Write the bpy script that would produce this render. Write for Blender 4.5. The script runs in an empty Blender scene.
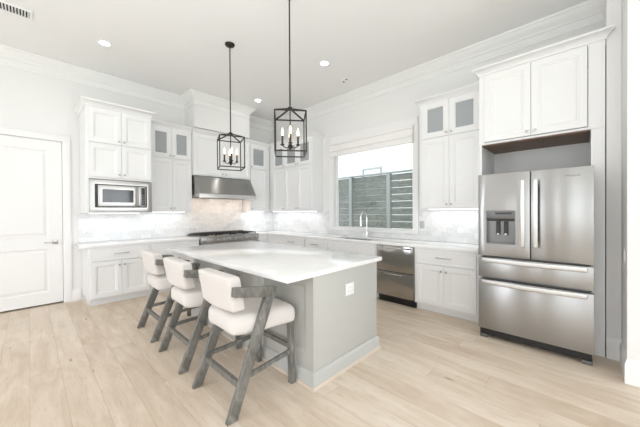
import bpy, bmesh, math, random
from mathutils import Vector, Matrix
random.seed(7)
scene = bpy.context.scene
COL = scene.collection
R = math.radians

# ------------------------------------------------------------------ camera
cam_data = bpy.data.cameras.new('camera')
cam_data.sensor_width = 36.0
cam_data.lens = 36.0 * 277.06 / 640.0
cam_data.clip_start = 0.05
cam = bpy.data.objects.new('camera', cam_data)
COL.objects.link(cam)
_y, _p, _r = R(46.3527), R(-0.3735), R(-0.3468)
_F = Vector((math.sin(_y) * math.cos(_p), math.cos(_y) * math.cos(_p), math.sin(_p)))
_R = Vector((math.cos(_y), -math.sin(_y), 0))
_U = _R.cross(_F)
_R2 = _R * math.cos(_r) + _U * math.sin(_r)
_U2 = _U * math.cos(_r) - _R * math.sin(_r)
m = Matrix((_R2, _U2, -_F)).transposed().to_4x4()
m.translation = Vector((-4.3598, -5.8401, 1.3846))
cam.matrix_world = m
scene.camera = cam

# ------------------------------------------------------------------ world, exposure, lights
world = bpy.data.worlds.new('daylight')
scene.world = world
world.use_nodes = True
bg = world.node_tree.nodes['Background']
bg.inputs[0].default_value = (0.90, 0.95, 1.0, 1)
bg.inputs[1].default_value = 2.8
vs = scene.view_settings
vs.view_transform = 'Standard'
vs.look = 'None'
vs.gamma = 1
vs.use_curve_mapping = False
vs.exposure = 0.28
try:
    scene.cycles.use_denoising = True
    scene.cycles.max_bounces = 10
    scene.cycles.diffuse_bounces = 6
    scene.cycles.sample_clamp_indirect = 6
except Exception:
    pass


def area(name, loc, direction, sx, sy, power, color=(1, 1, 1), parent=None):
    d = bpy.data.lights.new(name, 'AREA')
    d.shape = 'RECTANGLE'
    d.size, d.size_y = sx, sy
    d.energy = power
    d.color = color
    o = bpy.data.objects.new(name, d)
    COL.objects.link(o)
    o.location = loc
    o.rotation_euler = Vector(direction).to_track_quat('-Z', 'Y').to_euler()
    return o


XLEFT, YREAR = -7.9, -10.4          # left and rear walls of the open room
SIDE_WINDOWS = ((1.6, 3.3), (4.85, 5.25), (6.25, 8.05), (8.45, 9.95))  # unseen openings, placed for their light and refrigerator reflections
SIDE_LEVEL = (1.25, 1.9, 0.38, 0.3)       # strength per window, tuned to balance brightness and reflections
# daylight entering through the tall windows of the rest of the room, behind the photographer
P_WIN = 7.0        # watts per square metre of window
DAY = (0.93, 0.965, 1.06)
for wx, w, lev in ((-6.2, 1.7, 0.3), (-3.9, 1.7, 0.3), (-1.95, 1.3, 1.25)):
    area('rear_window_daylight', (wx, YREAR + 0.2, 1.75), (0, 1, 0.12), w, 2.8, lev * P_WIN * w * 2.8, DAY)
for (y0, y1), lev in zip(SIDE_WINDOWS, SIDE_LEVEL):
    w = y1 - y0 - 0.12
    area('side_window_daylight', (XLEFT + 0.15, -(y0 + y1) / 2, 1.75), (1, 0, 0.12), w, 2.8, lev * P_WIN * w * 2.8, DAY)
# added upward fill panel that brightens the ceiling, no real source
area('upward_fill', (-4.9, -5.6, 1.1), (0, 0, 1), 4.6, 5.0, 62.0, (0.93, 0.975, 1.03))


# ------------------------------------------------------------------ materials
def new_mat(name):
    mt = bpy.data.materials.new(name)
    mt.use_nodes = True
    nt = mt.node_tree
    return mt, nt, nt.nodes['Principled BSDF']


def paint(name, col, rough=0.5, metal=0.0, noise=0.0, scale=30, bump=0.0, coat=0.0, spec=0.5):
    mt, nt, b = new_mat(name)
    b.inputs['Base Color'].default_value = (*col, 1)
    b.inputs['Roughness'].default_value = rough
    b.inputs['Metallic'].default_value = metal
    b.inputs['Specular IOR Level'].default_value = spec
    if coat:
        b.inputs['Coat Weight'].default_value = coat
    if noise or bump:
        tc = nt.nodes.new('ShaderNodeTexCoord')
        nz = nt.nodes.new('ShaderNodeTexNoise')
        nz.inputs['Scale'].default_value = scale
        nz.inputs['Detail'].default_value = 4
        nt.links.new(tc.outputs['Object'], nz.inputs['Vector'])
        if noise:
            mx = nt.nodes.new('ShaderNodeMix')
            mx.data_type = 'RGBA'
            mx.inputs[6].default_value = (*[c * (1 - noise) for c in col], 1)
            mx.inputs[7].default_value = (*[min(1, c * (1 + noise)) for c in col], 1)
            nt.links.new(nz.outputs[0], mx.inputs[0])
            nt.links.new(mx.outputs[2], b.inputs['Base Color'])
        if bump:
            bp = nt.nodes.new('ShaderNodeBump')
            bp.inputs['Strength'].default_value = bump
            bp.inputs['Distance'].default_value = 0.004
            nt.links.new(nz.outputs[0], bp.inputs['Height'])
            nt.links.new(bp.outputs[0], b.inputs['Normal'])
    return mt


def emit(name, col, strength):
    mt, nt, b = new_mat(name)
    b.inputs['Base Color'].default_value = (*col, 1)
    b.inputs['Emission Color'].default_value = (*col, 1)
    b.inputs['Emission Strength'].default_value = strength
    return mt


def steel(name, col=(0.385, 0.38, 0.372), rough=0.30, axis='Y', aniso=0.8, wave=0.10):
    """brushed sheet: grain along axis, reflections smeared across the grain"""
    mt, nt, b = new_mat(name)
    b.inputs['Metallic'].default_value = 1
    b.inputs['Anisotropic'].default_value = aniso
    b.inputs['Anisotropic Rotation'].default_value = 0.25
    tg = nt.nodes.new('ShaderNodeTangent')
    tg.direction_type = 'RADIAL'
    tg.axis = 'Z'
    nt.links.new(tg.outputs[0], b.inputs['Tangent'])
    tc = nt.nodes.new('ShaderNodeTexCoord')
    mp = nt.nodes.new('ShaderNodeMapping')
    mp.inputs['Scale'].default_value = {'Z': (300, 300, 2), 'X': (2, 300, 300), 'Y': (300, 2, 300)}[axis]
    nz = nt.nodes.new('ShaderNodeTexNoise')
    nz.inputs['Scale'].default_value = 1
    nz.inputs['Detail'].default_value = 2
    nt.links.new(tc.outputs['Object'], mp.inputs[0])
    nt.links.new(mp.outputs[0], nz.inputs['Vector'])
    mx = nt.nodes.new('ShaderNodeMix')
    mx.data_type = 'RGBA'
    mx.inputs[6].default_value = (*[c * 0.97 for c in col], 1)
    mx.inputs[7].default_value = (*[c * 1.03 for c in col], 1)
    nt.links.new(nz.outputs[0], mx.inputs[0])
    nt.links.new(mx.outputs[2], b.inputs['Base Color'])
    b.inputs['Roughness'].default_value = rough
    n2 = nt.nodes.new('ShaderNodeTexNoise')      # slow waviness of thin sheet metal
    n2.inputs['Scale'].default_value = 3.0
    n2.inputs['Detail'].default_value = 0
    nt.links.new(tc.outputs['Object'], n2.inputs['Vector'])
    bp = nt.nodes.new('ShaderNodeBump')
    bp.inputs['Strength'].default_value = wave
    bp.inputs['Distance'].default_value = 0.05
    nt.links.new(n2.outputs[0], bp.inputs['Height'])
    nt.links.new(bp.outputs[0], b.inputs['Normal'])
    return mt


def math_node(nt, op, a, b=None):
    n = nt.nodes.new('ShaderNodeMath')
    n.operation = op
    for i, v in enumerate((a, b)):
        if v is None:
            continue
        if isinstance(v, (int, float)):
            n.inputs[i].default_value = v
        else:
            nt.links.new(v, n.inputs[i])
    return n.outputs[0]


def ramp(nt, fac, stops):
    n = nt.nodes.new('ShaderNodeValToRGB')
    el = n.color_ramp.elements
    while len(el) < len(stops):
        el.new(0.5)
    for e, (p, c) in zip(el, stops):
        e.position = p
        e.color = (*c, 1)
    nt.links.new(fac, n.inputs[0])
    return n.outputs[0]


def mixc(nt, fac, a, b, mode='MIX'):
    n = nt.nodes.new('ShaderNodeMix')
    n.data_type = 'RGBA'
    n.blend_type = mode
    for i, v in ((0, fac), (6, a), (7, b)):
        if isinstance(v, (int, float)):
            n.inputs[i].default_value = v
        elif isinstance(v, tuple):
            n.inputs[i].default_value = (*v, 1)
        else:
            nt.links.new(v, n.inputs[i])
    return n.outputs[2]


def floor_material():
    mt, nt, b = new_mat('oak_planks')
    tc = nt.nodes.new('ShaderNodeTexCoord')
    sp = nt.nodes.new('ShaderNodeSeparateXYZ')
    nt.links.new(tc.outputs['Object'], sp.inputs[0])
    W, L = 0.19, 1.9
    px = math_node(nt, 'DIVIDE', sp.outputs[0], W)
    row = math_node(nt, 'FLOOR', px)
    fx = math_node(nt, 'FRACT', px)
    wn = nt.nodes.new('ShaderNodeTexWhiteNoise')
    wn.noise_dimensions = '1D'
    nt.links.new(row, wn.inputs['W'])
    py = math_node(nt, 'ADD', math_node(nt, 'DIVIDE', sp.outputs[1], L), math_node(nt, 'MULTIPLY', wn.outputs[0], 7.0))
    cell = math_node(nt, 'FLOOR', py)
    fy = math_node(nt, 'FRACT', py)
    w2 = nt.nodes.new('ShaderNodeTexWhiteNoise')
    w2.noise_dimensions = '2D'
    cmb = nt.nodes.new('ShaderNodeCombineXYZ')
    nt.links.new(row, cmb.inputs[0])
    nt.links.new(cell, cmb.inputs[1])
    nt.links.new(cmb.outputs[0], w2.inputs['Vector'])
    tone = w2.outputs[0]
    # grain, shifted plank by plank
    off = nt.nodes.new('ShaderNodeCombineXYZ')
    nt.links.new(math_node(nt, 'MULTIPLY', tone, 37.0), off.inputs[0])
    nt.links.new(math_node(nt, 'MULTIPLY', tone, 91.0), off.inputs[1])
    vadd = nt.nodes.new('ShaderNodeVectorMath')
    vadd.operation = 'ADD'
    nt.links.new(tc.outputs['Object'], vadd.inputs[0])
    nt.links.new(off.outputs[0], vadd.inputs[1])

    def grain(sx, sy, detail, dist=0.0):
        mp = nt.nodes.new('ShaderNodeMapping')
        mp.inputs['Scale'].default_value = (sx, sy, 1)
        nt.links.new(vadd.outputs[0], mp.inputs[0])
        n = nt.nodes.new('ShaderNodeTexNoise')
        n.inputs['Scale'].default_value = 1
        n.inputs['Detail'].default_value = detail
        n.inputs['Distortion'].default_value = dist
        nt.links.new(mp.outputs[0], n.inputs['Vector'])
        return n.outputs[0]
    g1 = grain(85, 5.0, 6, 0.8)
    g2 = grain(8, 1.3, 5, 1.3)
    g4 = grain(130, 9, 3, 0.3)
    g3 = grain(2.2, 2.2, 3, 0.3)
    base = ramp(nt, tone, [(0.0, (0.60, 0.498, 0.40)), (0.5, (0.65, 0.553, 0.455)), (1.0, (0.70, 0.605, 0.51))])
    c1 = mixc(nt, 0.55, base, ramp(nt, g1, [(0.3, (0.50, 0.46, 0.42)), (0.62, (0.62, 0.60, 0.58))]), 'SOFT_LIGHT')
    c2 = mixc(nt, 0.8, c1, ramp(nt, g2, [(0.3, (0.36, 0.34, 0.33)), (0.65, (0.66, 0.65, 0.64))]), 'SOFT_LIGHT')
    c2b = mixc(nt, 0.5, c2, ramp(nt, g3, [(0.35, (0.42, 0.41, 0.40)), (0.65, (0.60, 0.60, 0.60))]), 'SOFT_LIGHT')
    fleck = ramp(nt, g4, [(0.60, (0, 0, 0)), (0.72, (0.45, 0.45, 0.45))])
    c2b = mixc(nt, fleck, c2b, (0.36, 0.27, 0.20))
    # knots
    vo = nt.nodes.new('ShaderNodeTexVoronoi')
    vo.inputs['Scale'].default_value = 1.0
    mpk = nt.nodes.new('ShaderNodeMapping')
    mpk.inputs['Scale'].default_value = (5.0, 1.5, 1)
    nt.links.new(vadd.outputs[0], mpk.inputs[0])
    nt.links.new(mpk.outputs[0], vo.inputs['Vector'])
    kn = ramp(nt, vo.outputs['Distance'], [(0.02, (0.7, 0.7, 0.7)), (0.08, (0, 0, 0))])
    c3 = mixc(nt, kn, c2b, (0.20, 0.135, 0.09))
    # seams
    dx = math_node(nt, 'MULTIPLY', math_node(nt, 'MINIMUM', fx, math_node(nt, 'SUBTRACT', 1.0, fx)), W)
    dy = math_node(nt, 'MULTIPLY', math_node(nt, 'MINIMUM', fy, math_node(nt, 'SUBTRACT', 1.0, fy)), L)
    d = math_node(nt, 'MINIMUM', dx, dy)
    seam = math_node(nt, 'LESS_THAN', d, 0.0016)
    c4 = mixc(nt, math_node(nt, 'MULTIPLY', seam, 0.38), c3, (0.25, 0.18, 0.13))
    nt.links.new(c4, b.inputs['Base Color'])
    b.inputs['Roughness'].default_value = 0.42
    b.inputs['Specular IOR Level'].default_value = 0.35
    bp = nt.nodes.new('ShaderNodeBump')
    bp.inputs['Strength'].default_value = 0.25
    bp.inputs['Distance'].default_value = 0.002
    nt.links.new(math_node(nt, 'SUBTRACT', g1, math_node(nt, 'MULTIPLY', seam, 1.5)), bp.inputs['Height'])
    nt.links.new(bp.outputs[0], b.inputs['Normal'])
    return mt


def tile_material(name, axis):
    """white marble subway tile; axis: which world axis runs along the wall"""
    mt, nt, b = new_mat(name)
    tc = nt.nodes.new('ShaderNodeTexCoord')
    sp = nt.nodes.new('ShaderNodeSeparateXYZ')
    nt.links.new(tc.outputs['Object'], sp.inputs[0])
    cmb = nt.nodes.new('ShaderNodeCombineXYZ')
    nt.links.new(sp.outputs[0 if axis == 'X' else 1], cmb.inputs[0])
    nt.links.new(sp.outputs[2], cmb.inputs[1])
    br = nt.nodes.new('ShaderNodeTexBrick')
    br.offset = 0.5
    br.inputs['Scale'].default_value = 1
    br.inputs['Brick Width'].default_value = 0.152
    br.inputs['Row Height'].default_value = 0.076
    br.inputs['Mortar Size'].default_value = 0.0016
    br.inputs['Mortar Smooth'].default_value = 0.1
    br.inputs['Bias'].default_value = -0.25
    br.inputs['Color1'].default_value = (0.86, 0.86, 0.85, 1)
    br.inputs['Color2'].default_value = (0.70, 0.705, 0.715, 1)
    br.inputs['Mortar'].default_value = (0.80, 0.80, 0.79, 1)
    nt.links.new(cmb.outputs[0], br.inputs['Vector'])
    nz = nt.nodes.new('ShaderNodeTexNoise')
    nz.inputs['Scale'].default_value = 9
    nz.inputs['Detail'].default_value = 6
    nz.inputs['Distortion'].default_value = 1.6
    nt.links.new(tc.outputs['Object'], nz.inputs['Vector'])
    vein = ramp(nt, nz.outputs[0], [(0.40, (0.92, 0.92, 0.92)), (0.495, (0.70, 0.71, 0.72)), (0.56, (0.96, 0.96, 0.96))])
    c = mixc(nt, 0.35, br.outputs[0], vein, 'MULTIPLY')
    nt.links.new(c, b.inputs['Base Color'])
    b.inputs['Roughness'].default_value = 0.25
    bp = nt.nodes.new('ShaderNodeBump')
    bp.inputs['Strength'].default_value = 0.3
    bp.inputs['Distance'].default_value = 0.002
    bp.invert = True
    nt.links.new(br.outputs['Fac'], bp.inputs['Height'])
    nt.links.new(bp.outputs[0], b.inputs['Normal'])
    return mt


def quartz_material():
    mt, nt, b = new_mat('white_quartz')
    tc = nt.nodes.new('ShaderNodeTexCoord')
    nz = nt.nodes.new('ShaderNodeTexNoise')
    nz.inputs['Scale'].default_value = 2.3
    nz.inputs['Detail'].default_value = 7
    nz.inputs['Distortion'].default_value = 1.2
    nt.links.new(tc.outputs['Object'], nz.inputs['Vector'])
    c = ramp(nt, nz.outputs[0], [(0.42, (0.90, 0.895, 0.89)), (0.5, (0.875, 0.87, 0.86)), (0.55, (0.905, 0.90, 0.895))])
    nt.links.new(c, b.inputs['Base Color'])
    b.inputs['Roughness'].default_value = 0.13
    return mt


def grey_wood():
    mt, nt, b = new_mat('weathered_grey_wood')
    tc = nt.nodes.new('ShaderNodeTexCoord')
    mp = nt.nodes.new('ShaderNodeMapping')
    mp.inputs['Scale'].default_value = (22, 60, 9)
    nt.links.new(tc.outputs['Object'], mp.inputs[0])
    nz = nt.nodes.new('ShaderNodeTexNoise')
    nz.inputs['Scale'].default_value = 1
    nz.inputs['Detail'].default_value = 6
    nz.inputs['Distortion'].default_value = 0.8
    nt.links.new(mp.outputs[0], nz.inputs['Vector'])
    c = ramp(nt, nz.outputs[0], [(0.3, (0.105, 0.102, 0.09)), (0.5, (0.165, 0.160, 0.145)), (0.7, (0.25, 0.244, 0.224))])
    nt.links.new(c, b.inputs['Base Color'])
    b.inputs['Roughness'].default_value = 0.55
    bp = nt.nodes.new('ShaderNodeBump')
    bp.inputs['Strength'].default_value = 0.3
    bp.inputs['Distance'].default_value = 0.002
    nt.links.new(nz.outputs[0], bp.inputs['Height'])
    nt.links.new(bp.outputs[0], b.inputs['Normal'])
    return mt


def board_material():
    mt, nt, b = new_mat('fence_boards')
    tc = nt.nodes.new('ShaderNodeTexCoord')
    mp = nt.nodes.new('ShaderNodeMapping')
    mp.inputs['Scale'].default_value = (3, 7.0, 45)
    nt.links.new(tc.outputs['Object'], mp.inputs[0])
    nz = nt.nodes.new('ShaderNodeTexNoise')
    nz.inputs['Scale'].default_value = 1
    nz.inputs['Detail'].default_value = 6
    nz.inputs['Distortion'].default_value = 1.5
    nt.links.new(mp.outputs[0], nz.inputs['Vector'])
    c = ramp(nt, nz.outputs[0], [(0.3, (0.11, 0.122, 0.11)), (0.5, (0.18, 0.197, 0.178)), (0.7, (0.28, 0.297, 0.268))])
    nt.links.new(c, b.inputs['Base Color'])
    b.inputs['Roughness'].default_value = 0.8
    return mt


def glass_material(name, tint=(1, 1, 1), refl=1.0, haze=0.0):
    mt = bpy.data.materials.new(name)
    mt.use_nodes = True
    nt = mt.node_tree
    nt.nodes.clear()
    out = nt.nodes.new('ShaderNodeOutputMaterial')
    tr = nt.nodes.new('ShaderNodeBsdfTransparent')
    tr.inputs[0].default_value = (*tint, 1)
    gl = nt.nodes.new('ShaderNodeBsdfGlossy')
    gl.inputs['Roughness'].default_value = 0.02
    fr = nt.nodes.new('ShaderNodeFresnel')
    fr.inputs[0].default_value = 1.5
    mx = nt.nodes.new('ShaderNodeMixShader')
    nt.links.new(math_node(nt, 'MULTIPLY', fr.outputs[0], refl), mx.inputs[0])
    body = tr.outputs[0]
    if haze:        # milky glass; the pale grey also paints in reflected light
        df = nt.nodes.new('ShaderNodeBsdfDiffuse')
        df.inputs[0].default_value = (0.62, 0.65, 0.67, 1)
        hz = nt.nodes.new('ShaderNodeMixShader')
        hz.inputs[0].default_value = haze
        nt.links.new(tr.outputs[0], hz.inputs[1])
        nt.links.new(df.outputs[0], hz.inputs[2])
        body = hz.outputs[0]
    nt.links.new(body, mx.inputs[1])
    nt.links.new(gl.outputs[0], mx.inputs[2])
    nt.links.new(mx.outputs[0], out.inputs[0])
    return mt


M = dict(
    wall=paint('wall_paint', (0.80, 0.795, 0.785), 0.7, bump=0.03, scale=120),
    ceiling=paint('ceiling_paint', (0.86, 0.855, 0.845), 0.8, bump=0.03, scale=120),
    trim=paint('trim_paint', (0.84, 0.835, 0.825), 0.4),
    cab=paint('cabinet_paint', (0.83, 0.83, 0.83), 0.38),
    cab_in=paint('cabinet_interior', (0.62, 0.63, 0.64), 0.5),
    island=paint('island_greige_paint', (0.49, 0.49, 0.462), 0.42),
    island_base=paint('island_base_paint', (0.51, 0.515, 0.495), 0.42),
    shoe=paint('pale_oak_shoe', (0.66, 0.56, 0.47), 0.5, noise=0.1),
    floor=floor_material(),
    tileA=tile_material('marble_tile_back', 'X'),
    tileB=tile_material('marble_tile_right', 'Y'),
    quartz=quartz_material(),
    steel=steel('brushed_steel_door'),
    steelh=steel('brushed_steel_horizontal', axis='X'),
    steely=steel('brushed_steel_drawer'),
    steeldw=steel('brushed_steel_dishwasher', rough=0.16, aniso=0.5, wave=0.35, col=(0.44, 0.425, 0.40)),
    bright=paint('satin_steel', (0.66, 0.65, 0.64), 0.40, 1.0),
    chrome=paint('bright_chrome', (0.86, 0.86, 0.86), 0.22, 1.0),
    steelmw=steel('brushed_steel_microwave', col=(0.50, 0.49, 0.475)),
    nickel=paint('satin_nickel', (0.50, 0.49, 0.47), 0.3, 1.0),
    dark=paint('black_plastic', (0.012, 0.012, 0.013), 0.35),
    iron=paint('cast_iron', (0.02, 0.019, 0.018), 0.55, noise=0.2),
    bronze=paint('dark_bronze_metal', (0.045, 0.038, 0.032), 0.42, 0.7, noise=0.2, scale=60),
    sleeve=paint('bronze_candle_sleeve', (0.06, 0.035, 0.025), 0.45, 0.3),
    grey=paint('dark_grey_metal', (0.16, 0.16, 0.16), 0.4, 0.6),
    dispenser=paint('dispenser_grey', (0.22, 0.225, 0.22), 0.3, 0.3),
    wood=grey_wood(),
    fabric=paint('cream_linen', (0.70, 0.665, 0.635), 0.9, noise=0.05, scale=220, bump=0.25, spec=0.2),
    underwood=paint('bare_plywood', (0.20, 0.125, 0.085), 0.55, noise=0.3, scale=14),
    glass=glass_material('clear_window_glass', refl=0.8),
    cabglass=glass_material('cabinet_glass', (0.80, 0.84, 0.87), 0.8, 0.55),
    greyplate=paint('pale_grey_plastic', (0.50, 0.51, 0.52), 0.35),
    plate=paint('white_plastic', (0.86, 0.86, 0.85), 0.35),
    shade=paint('white_shade_fabric', (0.85, 0.835, 0.82), 0.85, bump=0.05, scale=150),
    flame=emit('warm_bulb', (1.0, 0.70, 0.40), 4.5),
    canlight=emit('downlight_lens', (1.0, 0.97, 0.92), 14.0),
    strip=emit('strip_light_lens', (0.95, 0.97, 1.0), 1.2),
    hoodlamp=emit('hood_lamp_lens', (1.0, 0.80, 0.55), 8.0),
    board=board_material(),
    post=paint('galvanised_post', (0.33, 0.36, 0.35), 0.5, 0.2),
    stucco=paint('white_house_wall', (0.85, 0.86, 0.87), 0.8, bump=0.1),
    housewin=paint('house_glass_sky', (0.78, 0.80, 0.80), 0.15),  # pale colour painted in for the sky reflected in the pane
    lawn=paint('lawn', (0.10, 0.19, 0.05), 0.9, noise=0.5, scale=6),
    black=paint('painted_shade_black', (0.03, 0.03, 0.03), 0.8),  # black painted in for shade behind the door and inside the vent
)


# ------------------------------------------------------------------ mesh helpers
class Fr:
    """local frame: a along u, b along v, c along n (towards the viewer)"""
    def __init__(self, o, u, v, n):
        self.o, self.u, self.v, self.n = map(Vector, (o, u, v, n))

    def __call__(self, a, b, c):
        return self.o + self.u * a + self.v * b + self.n * c


WORLD = Fr((0, 0, 0), (1, 0, 0), (0, 1, 0), (0, 0, 1))


def FA(yface):      # facing -y: a = x, b = z, c = towards the room
    return Fr((0, yface, 0), (1, 0, 0), (0, 0, 1), (0, -1, 0))


def FB(xface):      # facing -x: a = -y, b = z
    return Fr((xface, 0, 0), (0, -1, 0), (0, 0, 1), (-1, 0, 0))


ROOT_LOC = {}


class MB:
    def __init__(self):
        self.v, self.f = [], []

    def add(self, vs, fs):
        k = len(self.v)
        self.v += [Vector(p) for p in vs]
        self.f += [tuple(i + k for i in f) for f in fs]
        return self

    def frombm(self, bm, F=WORLD):
        bm.verts.ensure_lookup_table()
        self.add([F(*v.co) for v in bm.verts], [[v.index for v in f.verts] for f in bm.faces])
        bm.free()
        return self

    def box(self, a0, a1, b0, b1, c0, c1, bev=0.0, F=WORLD, seg=2):
        bm = bmesh.new()
        bmesh.ops.create_cube(bm, size=1)
        lo = [min(p, q) for p, q in ((a0, a1), (b0, b1), (c0, c1))]
        hi = [max(p, q) for p, q in ((a0, a1), (b0, b1), (c0, c1))]
        for v in bm.verts:
            v.co = Vector([lo[i] + (v.co[i] + 0.5) * (hi[i] - lo[i]) for i in range(3)])
        if bev:
            bmesh.ops.bevel(bm, geom=bm.edges[:], offset=bev, segments=seg, profile=0.5, affect='EDGES')
        bm.verts.index_update()
        return self.frombm(bm, F)

    def prism(self, poly, c0, c1, F=WORLD, bev=0.0, seg=2):
        bm = bmesh.new()
        bot = [bm.verts.new((a, b, c0)) for a, b in poly]
        top = [bm.verts.new((a, b, c1)) for a, b in poly]
        n = len(poly)
        bm.faces.new(bot[::-1])
        bm.faces.new(top)
        for i in range(n):
            bm.faces.new((bot[i], bot[(i + 1) % n], top[(i + 1) % n], top[i]))
        bmesh.ops.recalc_face_normals(bm, faces=bm.faces[:])
        if bev:
            bmesh.ops.bevel(bm, geom=bm.edges[:], offset=bev, segments=seg, profile=0.5, affect='EDGES')
        bm.verts.index_update()
        return self.frombm(bm, F)

    def slab(self, xs, ys, skip, c0, c1, F=WORLD, bev=0.0, seg=2):
        """grid-cut slab with missing cells (holes, L shapes)"""
        bm = bmesh.new()
        nx, ny = len(xs) - 1, len(ys) - 1
        cells = {(i, j) for i in range(nx) for j in range(ny)} - set(skip)
        cache = {}

        def vert(i, j, k):
            if (i, j, k) not in cache:
                cache[(i, j, k)] = bm.verts.new((xs[i], ys[j], (c0, c1)[k]))
            return cache[(i, j, k)]
        for (i, j) in cells:
            bm.faces.new((vert(i, j, 1), vert(i + 1, j, 1), vert(i + 1, j + 1, 1), vert(i, j + 1, 1)))
            bm.faces.new((vert(i, j, 0), vert(i, j + 1, 0), vert(i + 1, j + 1, 0), vert(i + 1, j, 0)))
            for (di, dj, p, q) in ((-1, 0, (0, 1), (0, 0)), (1, 0, (1, 0), (1, 1)), (0, -1, (0, 0), (1, 0)), (0, 1, (1, 1), (0, 1))):
                if (i + di, j + dj) not in cells:
                    A, B = (i + p[0], j + p[1]), (i + q[0], j + q[1])
                    bm.faces.new((vert(*A, 0), vert(*B, 0), vert(*B, 1), vert(*A, 1)))
        bmesh.ops.recalc_face_normals(bm, faces=bm.faces[:])
        if bev:
            ed = [e for e in bm.edges if len(e.link_faces) == 2 and e.calc_face_angle() > 0.5]
            bmesh.ops.bevel(bm, geom=ed, offset=bev, segments=seg, profile=0.5, affect='EDGES')
        bm.verts.index_update()
        return self.frombm(bm, F)

    def loops(self, a0, a1, b0, b1, prof, F, cap=True):
        """nested rectangles: prof = (inset, height); the panelled face of a door"""
        k = len(self.v)
        for (i, c) in prof:
            self.v += [F(a0 + i, b0 + i, c), F(a1 - i, b0 + i, c), F(a1 - i, b1 - i, c), F(a0 + i, b1 - i, c)]
        for r in range(len(prof) - 1):
            for s in range(4):
                self.f.append((k + r * 4 + s, k + r * 4 + (s + 1) % 4, k + r * 4 + 4 + (s + 1) % 4, k + r * 4 + 4 + s))
        if cap:
            e = k + (len(prof) - 1) * 4
            self.f.append((e, e + 1, e + 2, e + 3))
        return self

    def sweep(self, prof, path, caps=True):
        """profile (out, z) swept along an xy path with mitred corners; out is to the right of travel"""
        n = len(path)
        k = len(self.v)
        P = [Vector((x, y, 0)) for x, y in path]

        def right(d):
            return Vector((d.y, -d.x, 0)).normalized()
        for i in range(n):
            ds = []
            if i > 0:
                ds.append((P[i] - P[i - 1]).normalized())
            if i < n - 1:
                ds.append((P[i + 1] - P[i]).normalized())
            if len(ds) == 2:
                r1, r2 = right(ds[0]), right(ds[1])
                mm = (r1 + r2)
                mm = mm / max(1e-6, mm.dot(r1))
            else:
                mm = right(ds[0])
            for (o, z) in prof:
                self.v.append(P[i] + mm * o + Vector((0, 0, z)))
        q = len(prof)
        for i in range(n - 1):
            for j in range(q):
                j2 = (j + 1) % q
                self.f.append((k + i * q + j, k + i * q + j2, k + (i + 1) * q + j2, k + (i + 1) * q + j))
        if caps:
            self.f.append(tuple(k + j for j in range(q))[::-1])
            self.f.append(tuple(k + (n - 1) * q + j for j in range(q)))
        return self

    def tube(self, pts, r, seg=10, caps=True):
        pts = [Vector(p) for p in pts]
        rr = r if isinstance(r, (list, tuple)) else [r] * len(pts)
        k = len(self.v)
        prev = None
        for i, p in enumerate(pts):
            d = (pts[min(i + 1, len(pts) - 1)] - pts[max(i - 1, 0)]).normalized()
            if prev is None:
                a = Vector((0, 0, 1)) if abs(d.z) < 0.9 else Vector((1, 0, 0))
                u = d.cross(a).normalized()
            else:
                u = (prev - d * prev.dot(d)).normalized()
            prev = u
            w = d.cross(u)
            for s in range(seg):
                t = 2 * math.pi * s / seg
                self.v.append(p + (u * math.cos(t) + w * math.sin(t)) * rr[i])
        for i in range(len(pts) - 1):
            for s in range(seg):
                s2 = (s + 1) % seg
                self.f.append((k + i * seg + s, k + i * seg + s2, k + (i + 1) * seg + s2, k + (i + 1) * seg + s))
        if caps:
            self.f.append(tuple(k + s for s in range(seg))[::-1])
            self.f.append(tuple(k + (len(pts) - 1) * seg + s for s in range(seg)))
        return self

    def lathe(self, prof, F=WORLD, seg=20, a=0.0, b=0.0):
        """prof = (radius, height along F.n), around (a, b)"""
        k = len(self.v)
        for (r, c) in prof:
            for s in range(seg):
                t = 2 * math.pi * s / seg
                self.v.append(F(a + r * math.cos(t), b + r * math.sin(t), c))
        for i in range(len(prof) - 1):
            for s in range(seg):
                s2 = (s + 1) % seg
                self.f.append((k + i * seg + s, k + i * seg + s2, k + (i + 1) * seg + s2, k + (i + 1) * seg + s))
        self.f.append(tuple(k + s for s in range(seg))[::-1])
        self.f.append(tuple(k + (len(prof) - 1) * seg + s for s in range(seg)))
        return self

    def bar(self, p0, p1, w, h, up=(0, 0, 1)):
        """rectangular bar between two points"""
        p0, p1 = Vector(p0), Vector(p1)
        d = (p1 - p0).normalized()
        u = d.cross(Vector(up))
        if u.length < 1e-4:
            u = d.cross(Vector((1, 0, 0)))
        u.normalize()
        w2 = u.cross(d).normalized()
        vs = []
        for p in (p0, p1):
            for (s, t) in ((-1, -1), (1, -1), (1, 1), (-1, 1)):
                vs.append(p + u * s * w / 2 + w2 * t * h / 2)
        return self.add(vs, [(3, 2, 1, 0), (4, 5, 6, 7), (0, 1, 5, 4), (1, 2, 6, 5), (2, 3, 7, 6), (3, 0, 4, 7)])

    def cushion(self, hx, hy, hz, r, deform, n=(10, 14, 6)):
        """rounded box, finely divided, then bent by deform(x, y, z)"""
        bm = bmesh.new()
        half = (hx, hy, hz)
        seen = {}

        def vert(p):
            key = tuple(round(c, 5) for c in p)
            if key not in seen:
                inner = [max(-half[i] + r, min(half[i] - r, p[i])) for i in range(3)]
                d = Vector(p) - Vector(inner)
                if d.length > 1e-6:
                    q = Vector(inner) + d.normalized() * r
                else:
                    q = Vector(p)
                seen[key] = bm.verts.new(deform(*q))
            return seen[key]

        def lin(i, k):
            # denser near the ends so that the rounding is smooth
            t = -math.cos(math.pi * k / n[i])
            return half[i] * (0.45 * t + 0.55 * (2 * k / n[i] - 1))
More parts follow.
